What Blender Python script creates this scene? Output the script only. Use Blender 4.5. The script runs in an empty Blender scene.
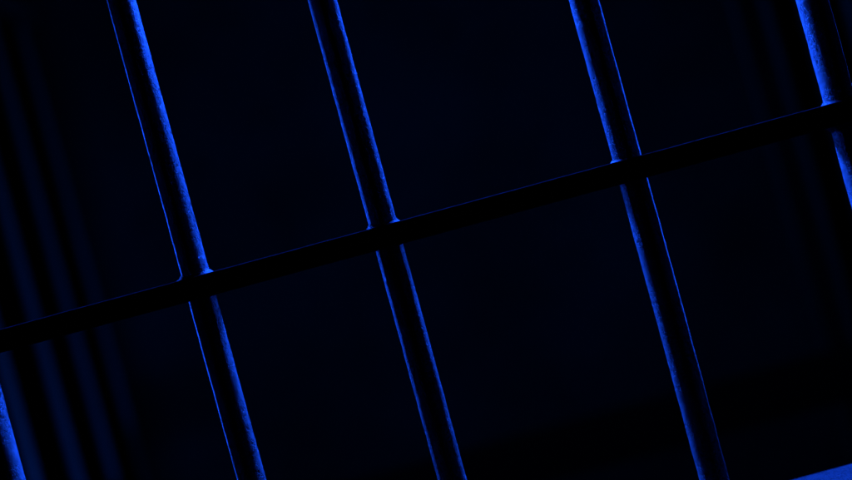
import bpy, bmesh, math, random
from mathutils import Vector, noise

sc = bpy.context.scene
C = sc.collection
# ---------------------------------------------------------------- camera
PX = 0.020 / 28.0            # one photo pixel on the plane of the bars, in metres (a 20 mm rod)
F = 1110.0                   # focal length in photo pixels
D = F * PX                   # distance from the camera to the bars
ROLL = math.radians(15.2)
cam_d = bpy.data.cameras.new('camera')
cam = bpy.data.objects.new('camera', cam_d); C.objects.link(cam)
cam.location = (0, -D, 0)
cam.rotation_mode = 'XYZ'
from mathutils import Matrix
cam.rotation_euler = (Matrix.Rotation(math.radians(90), 3, 'X') @ Matrix.Rotation(-ROLL, 3, 'Z')).to_euler()
cam_d.sensor_width = 36.0
cam_d.lens = F / 852.0 * 36.0
cam_d.clip_start = 0.02; cam_d.clip_end = 60
cam_d.dof.use_dof = True
cam_d.dof.focus_distance = D - 0.018
cam_d.dof.aperture_fstop = 2.4
sc.camera = cam

# ---------------------------------------------------------------- world: night, black
w = bpy.data.worlds.new('World'); sc.world = w; w.use_nodes = True
w.node_tree.nodes['Background'].inputs[0].default_value = (0, 0, 0, 1)
w.node_tree.nodes['Background'].inputs[1].default_value = 0.0

# ---------------------------------------------------------------- lamps
BLUE = (0.007, 0.074, 1.0)
def area(name, loc, target, sx, sy, energy, spread=180):
    l = bpy.data.lights.new(name, 'AREA'); l.shape = 'RECTANGLE'; l.size = sx; l.size_y = sy
    l.energy = energy; l.color = BLUE; l.spread = math.radians(spread)
    o = bpy.data.objects.new(name, l); C.objects.link(o)
    o.location = loc
    o.rotation_euler = (Vector(target) - Vector(loc)).to_track_quat('-Z', 'Y').to_euler()
    return o
# long blue tube box hanging behind and above the bars, shining down on their backs
area('blue_strip_light', (0.07, 0.36, 0.56), (0.07, 0.0, -0.08), 0.60, 0.14, 60.0, 112)
# two upright lamps added outside the picture to rim the sides of the bars
for s_, e_ in ((-1, 4.4), (1, 3.6)):
    area('added_rim_light', (s_ * 0.84, 1.0, 0.10), (s_ * 0.26, 0.0, 0.08), 0.06, 0.8, e_, 105)
# weak fill lamp added to brighten the rear wall and side grilles
area('added_back_fill', (0.22, 0.42, 0.62), (-0.25, 1.3, -0.35), 0.4, 0.15, 1.8).data.color = (0.008, 0.17, 1.0)
area('added_low_fill', (0.25, 0.35, -0.80), (-0.85, 0.98, -0.32), 0.3, 0.12, 1.1, 62).data.color = (0.008, 0.12, 1.0)  # unseen low lamp, added to lift the lower bars of the left grille

sc.view_settings.view_transform = 'Standard'
sc.view_settings.look = 'None'
sc.view_settings.exposure = 0
sc.view_settings.gamma = 1

# ---------------------------------------------------------------- materials
def N(nt, t, **kw):
    n = nt.nodes.new(t)
    for k, v in kw.items():
        if k in n.inputs: n.inputs[k].default_value = v
        else: setattr(n, k, v)
    return n
def paint(name, base=(0.16, 0.16, 0.16), chip=(0.012, 0.010, 0.009), rough=0.42, bump=0.5, scale=1.0, chips=0.58, spec=0.6):
    m = bpy.data.materials.new(name); m.use_nodes = True
    nt = m.node_tree; b = nt.nodes['Principled BSDF']
    tc = nt.nodes.new('ShaderNodeTexCoord'); mp = nt.nodes.new('ShaderNodeMapping')
    nt.links.new(tc.outputs['Object'], mp.inputs[0])
    oi = nt.nodes.new('ShaderNodeObjectInfo')
    # every object its own patch of the pattern
    vm = nt.nodes.new('ShaderNodeVectorMath'); vm.operation = 'SCALE'; vm.inputs[0].default_value = (3.1, 7.7, 5.3)
    nt.links.new(oi.outputs['Random'], vm.inputs['Scale']); nt.links.new(vm.outputs[0], mp.inputs['Location'])
    def noise_(s, det, ro=0.55):
        n = nt.nodes.new('ShaderNodeTexNoise'); n.inputs['Scale'].default_value = s * scale
        n.inputs['Detail'].default_value = det; n.inputs['Roughness'].default_value = ro
        nt.links.new(mp.outputs[0], n.inputs['Vector']); return n
    def ramp(src, a, c):
        r = nt.nodes.new('ShaderNodeMapRange'); r.inputs[1].default_value = a; r.inputs[2].default_value = c
        r.interpolation_type = 'SMOOTHSTEP'
        nt.links.new(src, r.inputs[0]); return r
    def mul(a, c):
        x = nt.nodes.new('ShaderNodeMath'); x.operation = 'MULTIPLY'
        for i, s in enumerate((a, c)):
            if isinstance(s, (int, float)): x.inputs[i].default_value = s
            else: nt.links.new(s, x.inputs[i])
        return x
    fine = noise_(380, 5, 0.62); grain = noise_(1900, 2); big = noise_(26, 2)
    zone = ramp(big.outputs[0], 0.38, 0.54)
    pit = ramp(fine.outputs[0], chips, chips + 0.07)
    pitz = mul(pit.outputs[0], zone.outputs[0])
    mix = nt.nodes.new('ShaderNodeMix'); mix.data_type = 'RGBA'
    mix.inputs[6].default_value = (*base, 1); mix.inputs[7].default_value = (*chip, 1)
    nt.links.new(pitz.outputs[0], mix.inputs[0])
    mott = noise_(160, 5)
    hv = nt.nodes.new('ShaderNodeMix'); hv.data_type = 'RGBA'; hv.blend_type = 'MULTIPLY'; hv.inputs[0].default_value = 1
    mr = nt.nodes.new('ShaderNodeMapRange'); mr.inputs[1].default_value = 0.3; mr.inputs[2].default_value = 0.7
    mr.inputs[3].default_value = 0.62; mr.inputs[4].default_value = 1.15
    nt.links.new(mott.outputs[0], mr.inputs[0])
    nt.links.new(mix.outputs[2], hv.inputs[6]); nt.links.new(mr.outputs[0], hv.inputs[7])
    nt.links.new(hv.outputs[2], b.inputs['Base Color'])
    rr = nt.nodes.new('ShaderNodeMapRange'); rr.inputs[3].default_value = rough - 0.08; rr.inputs[4].default_value = rough + 0.12
    nt.links.new(mott.outputs[0], rr.inputs[0]); nt.links.new(rr.outputs[0], b.inputs['Roughness'])
    b.inputs['Specular IOR Level'].default_value = spec
    # orange-peel paint plus pits
    hsum = nt.nodes.new('ShaderNodeMath'); hsum.operation = 'SUBTRACT'
    peel = mul(mott.outputs[0], 0.5)
    a1 = nt.nodes.new('ShaderNodeMath'); a1.operation = 'ADD'
    g1 = mul(grain.outputs[0], 0.16)
    nt.links.new(peel.outputs[0], a1.inputs[0]); nt.links.new(g1.outputs[0], a1.inputs[1])
    f2 = mul(pitz.outputs[0], 1.3)
    nt.links.new(a1.outputs[0], hsum.inputs[0]); nt.links.new(f2.outputs[0], hsum.inputs[1])
    bp = nt.nodes.new('ShaderNodeBump'); bp.inputs['Strength'].default_value = bump; bp.inputs['Distance'].default_value = 0.0016
    nt.links.new(hsum.outputs[0], bp.inputs['Height']); nt.links.new(bp.outputs[0], b.inputs['Normal'])
    return m
M_ROD = paint('dark_painted_steel', chips=0.505, bump=1.0)
M_WELD = paint('weld_steel', base=(0.03, 0.03, 0.03), bump=1.0, rough=0.5, spec=0.25, chips=0.5)
M_FLAT = paint('black_flat_steel', base=(0.009, 0.009, 0.009), rough=0.9, spec=0.0)
M_RAIL = paint('rail_steel', base=(0.0075, 0.0075, 0.0075), rough=0.6, bump=0.8, chips=0.5, spec=0.14)
M_BACK = paint('rear_steel', base=(0.09, 0.09, 0.09), rough=0.5, bump=0.3)
M_WALL = paint('dark_plaster', base=(0.078, 0.078, 0.078), chip=(0.065, 0.065, 0.065), rough=0.9, bump=0.3, scale=0.02, spec=0.1)
M_BEAM = paint('black_beam', base=(0.006, 0.006, 0.006), rough=0.8, bump=0.3, spec=0.1)

# ---------------------------------------------------------------- mesh helpers
def link(name, bm, mat, parent=None, loc=(0, 0, 0), smooth=True):
    me = bpy.data.meshes.new(name); bmesh.ops.recalc_face_normals(bm, faces=bm.faces)
    bm.to_mesh(me); bm.free(); me.materials.append(mat)
    for p in me.polygons: p.use_smooth = smooth
    o = bpy.data.objects.new(name, me); C.objects.link(o); o.location = loc
    if parent: o.parent = parent
    return o
def rod_bm(r, z0, z1, seed, seg=48, step=0.004, amp=0.00022):
    bm = bmesh.new(); n = int((z1 - z0) / step); rings = []
    for i in range(n + 1):
        z = z0 + (z1 - z0) * i / n; ring = []
        for k in range(seg):
            a = 2 * math.pi * k / seg
            d = Vector((math.cos(a), math.sin(a), 0))
            q = Vector((d.x * 1.2 + seed * 9.1, d.y * 1.2, z * 70))
            q2 = Vector((d.x * 2.5 + seed * 3.7, d.y * 2.5, z * 260))
            wob = amp * noise.noise(q) + amp * 0.55 * noise.noise(q2)
            bend = 0.0004 * noise.noise(Vector((seed * 5.3, 0.4, z * 5)))
            ring.append(bm.verts.new((d.x * (r + wob) + bend, d.y * (r + wob), z)))
        rings.append(ring)
    for a, b in zip(rings, rings[1:]):
        for k in range(seg):
            bm.faces.new((a[k], a[(k + 1) % seg], b[(k + 1) % seg], b[k]))
    bm.faces.new(rings[0][::-1]); bm.faces.new(rings[-1])
    return bm
def bar_bm(x0, x1, y0, y1, z0, z1, bev=0.0016, axis='x', step=0.006, seed=0, amp=0.00012):
    """a long rolled flat bar with rounded edges and a slightly uneven surface"""
    if axis == 'x': L0, L1, a0, a1, b0, b1 = x0, x1, y0, y1, z0, z1
    elif axis == 'z': L0, L1, a0, a1, b0, b1 = z0, z1, x0, x1, y0, y1
    else: L0, L1, a0, a1, b0, b1 = y0, y1, x0, x1, z0, z1
    prof = []
    for (ca, cb, st) in ((a1 - bev, b1 - bev, 0), (a0 + bev, b1 - bev, 90), (a0 + bev, b0 + bev, 180), (a1 - bev, b0 + bev, 270)):
        for j in range(6):
            t = math.radians(st + 18 * j); prof.append((ca + bev * math.cos(t), cb + bev * math.sin(t)))
    bm = bmesh.new(); n = max(2, int((L1 - L0) / step)); rings = []
    for i in range(n + 1):
        L = L0 + (L1 - L0) * i / n; ring = []
        for (a, b) in prof:
            da = amp * noise.noise(Vector((a * 40, b * 40 + seed, L * 55))); db = amp * noise.noise(Vector((a * 40 + 7, b * 40 + seed, L * 55)))
            A, B = a + da, b + db
            ring.append(bm.verts.new((L, A, B) if axis == 'x' else (A, B, L) if axis == 'z' else (A, L, B)))
        rings.append(ring)
    m = len(prof)
    for a, b in zip(rings, rings[1:]):
        for k in range(m): bm.faces.new((a[k], a[(k + 1) % m], b[(k + 1) % m], b[k]))
    bm.faces.new(rings[0]); bm.faces.new(rings[-1][::-1])
    return bm
def weld_bm(r, ztop, up, outs, h, seed):
    """lumpy fillet round a rod; outs = reach on the (right, back, left, front) sides"""
    bm = bmesh.new(); seg = 72; prof = 9; rings = []
    for j in range(prof + 1):
        t = j / prof; ring = []
        for k in range(seg):
            a = 2 * math.pi * k / seg
            c, s = math.cos(a), math.sin(a)
            wx = outs[0] if c > 0 else outs[2]; wy = outs[1] if s > 0 else outs[3]
            reach = wx * c * c + wy * s * s
            lump = 1 + 0.30 * noise.noise(Vector((c * 2.6 + seed, s * 2.6, 0.3))) + 0.16 * noise.noise(Vector((c * 7 + seed, s * 7, t * 4)))
            hh = h * (0.75 + 0.35 * reach / max(outs)) * lump
            rr = r - 0.0004 + (reach * lump) * (1 - t) ** 1.7
            z = -0.0006 + (hh + 0.0006) * t ** 1.15
            ring.append(bm.verts.new((c * rr, s * rr, ztop + up * z)))
        rings.append(ring)
    for a, b in zip(rings, rings[1:]):
        for k in range(seg): bm.faces.new((a[k], a[(k + 1) % seg], b[(k + 1) % seg], b[k]))
    bm.faces.new(rings[0]); bm.faces.new(rings[-1])
    return bm
def thing(name, label, cat, loc, group=None):
    o = bpy.data.objects.new(name, None); C.objects.link(o); o.location = loc; o.empty_display_size = 0.05
    o['label'] = label; o['category'] = cat
    if group: o['group'] = group
    return o

# ---------------------------------------------------------------- the front grille
HALF = 0.0125                                   # half depth of the flat crossbar
S = (D - HALF) / D
TOP, BOT = 25.6 * PX * S, 2.6 * PX * S         # its upper and lower edge as seen on its front face
RAIL_BACK, RAIL_FRONT = 0.034, -0.030
RAIL_TOP = -326.5 * PX * (D + RAIL_BACK) / D
ZG = RAIL_TOP - 0.03                            # underside of the bottom rail = foot of the grille
XL, XR = -0.405, 0.405
grille = thing('barred_grille', 'black steel grille of round upright bars welded through one flat crossbar, sharp in the foreground', 'grille', (0, 0, ZG))
def part(name, bm, mat, parent=grille, loc=(0, 0, 0)):
    return link(name, bm, mat, parent, loc)
dz = -ZG
part('crossbar', bar_bm(XL + 0.02, XR - 0.02, -HALF, HALF, BOT + dz, TOP + dz, bev=0.0013, step=0.004, seed=2), M_FLAT)
part('bottom_rail', bar_bm(XL - 0.02, XR + 0.02, RAIL_FRONT, RAIL_BACK, 0, RAIL_TOP + dz, bev=0.003, step=0.006, seed=5), M_RAIL)
part('top_rail', bar_bm(XL - 0.02, XR + 0.02, -0.015, 0.015, 0.31 + dz, 0.34 + dz, bev=0.002, seed=8), M_FLAT)
for s in (-1, 1):
    part('side_post', bar_bm(s * XR - 0.0196, s * XR + 0.0196, -0.0146, 0.0146, RAIL_TOP + dz - 0.001, 0.311 + dz, bev=0.002, axis='z', seed=11 + s), M_FLAT)
# x in pixels on the bar plane, diameter in pixels, weld reach (right, back, left, front) in mm above / below, weld height
rods = [
    (-464.0, 28.0, (4, 4, 4, 3), 4.0, (2, 2, 2, 1), 1.5),
    (-231.0, 27.6, (4.6, 4, 6.0, 0.8), 4.2, (1.5, 2, 1.5, 1), 1.2),
    (-37.2, 28.2, (3.4, 4, 4.8, 0.8), 4.6, (1.5, 2, 1.5, 1), 1.2),
    (215.5, 28.6, (1.0, 3, 3.6, 0.8), 3.2, (1.5, 2, 1.8, 1), 1.3),
    (435.5, 30.0, (3, 4, 3.6, 1.0), 3.6, (3, 4, 6.5, 3), 5.5),
]
for i, (x, dia, wu, hu, wd, hd) in enumerate(rods):
    r = dia * PX / 2
    b = part('bar', rod_bm(r, RAIL_TOP + dz - 0.004, 0.315 + dz, i + 1.3), M_ROD, loc=(x * PX, 0, 0))
    link('weld', weld_bm(r, TOP + dz, 1, [v / 1000 for v in wu], hu / 1000, i * 4.1 + 2), M_WELD, b)
    link('weld', weld_bm(r, BOT + dz, -1, [v / 1000 for v in wd], hd / 1000, i * 3.3 + 31), M_WELD, b)

# ---------------------------------------------------------------- the out-of-focus side grilles, running away from the camera
def side_grille(side, xs, y_first, n, gap, label):
    z0, z1 = -0.76, 0.76
    g = thing('side_grille', label, 'grille', (xs, y_first - D, z0), 'side grilles behind the front grille')
    L = (n - 1) * gap
    link('bottom_rail', bar_bm(-0.02, 0.02, -0.09, L + 0.09, 0, 0.05, bev=0.003, axis='y', step=0.03), M_BACK, g)
    link('top_rail', bar_bm(-0.02, 0.02, -0.09, L + 0.09, 1.47, 1.52, bev=0.003, axis='y', step=0.03), M_BACK, g)
    for k in range(n):
        link('bar', rod_bm(0.0115, 0.049, 1.471, 20 + k + side, seg=24, step=0.02), M_BACK, g, (0, k * gap, 0))
side_grille(-1, -0.755, 1.90, 4, 0.200, 'blurred dark grille at the left edge with faint blue upright bars')
side_grille(1, 0.805, 1.90, 4, 0.200, 'blurred dark grille at the right edge, its bars fainter than the left one')

# ---------------------------------------------------------------- the rear
beam = link('low_beam', bar_bm(-0.76, 0.80, -0.03, 0.03, -0.045, 0.045, bev=0.004, step=0.05), M_BEAM, None, (0, 2.1 - D, -0.452))
beam['label'] = 'blurred black horizontal beam low in the dark background'; beam['category'] = 'beam'
wall = link('wall', bar_bm(-0.80, 0.95, 0, 0.1, -1.4, 1.6, bev=0.01, step=0.1), M_WALL, None, (0, 2.7 - D, 0))
wall['label'] = 'dim navy rear wall filling the gaps between the bars'; wall['category'] = 'wall'
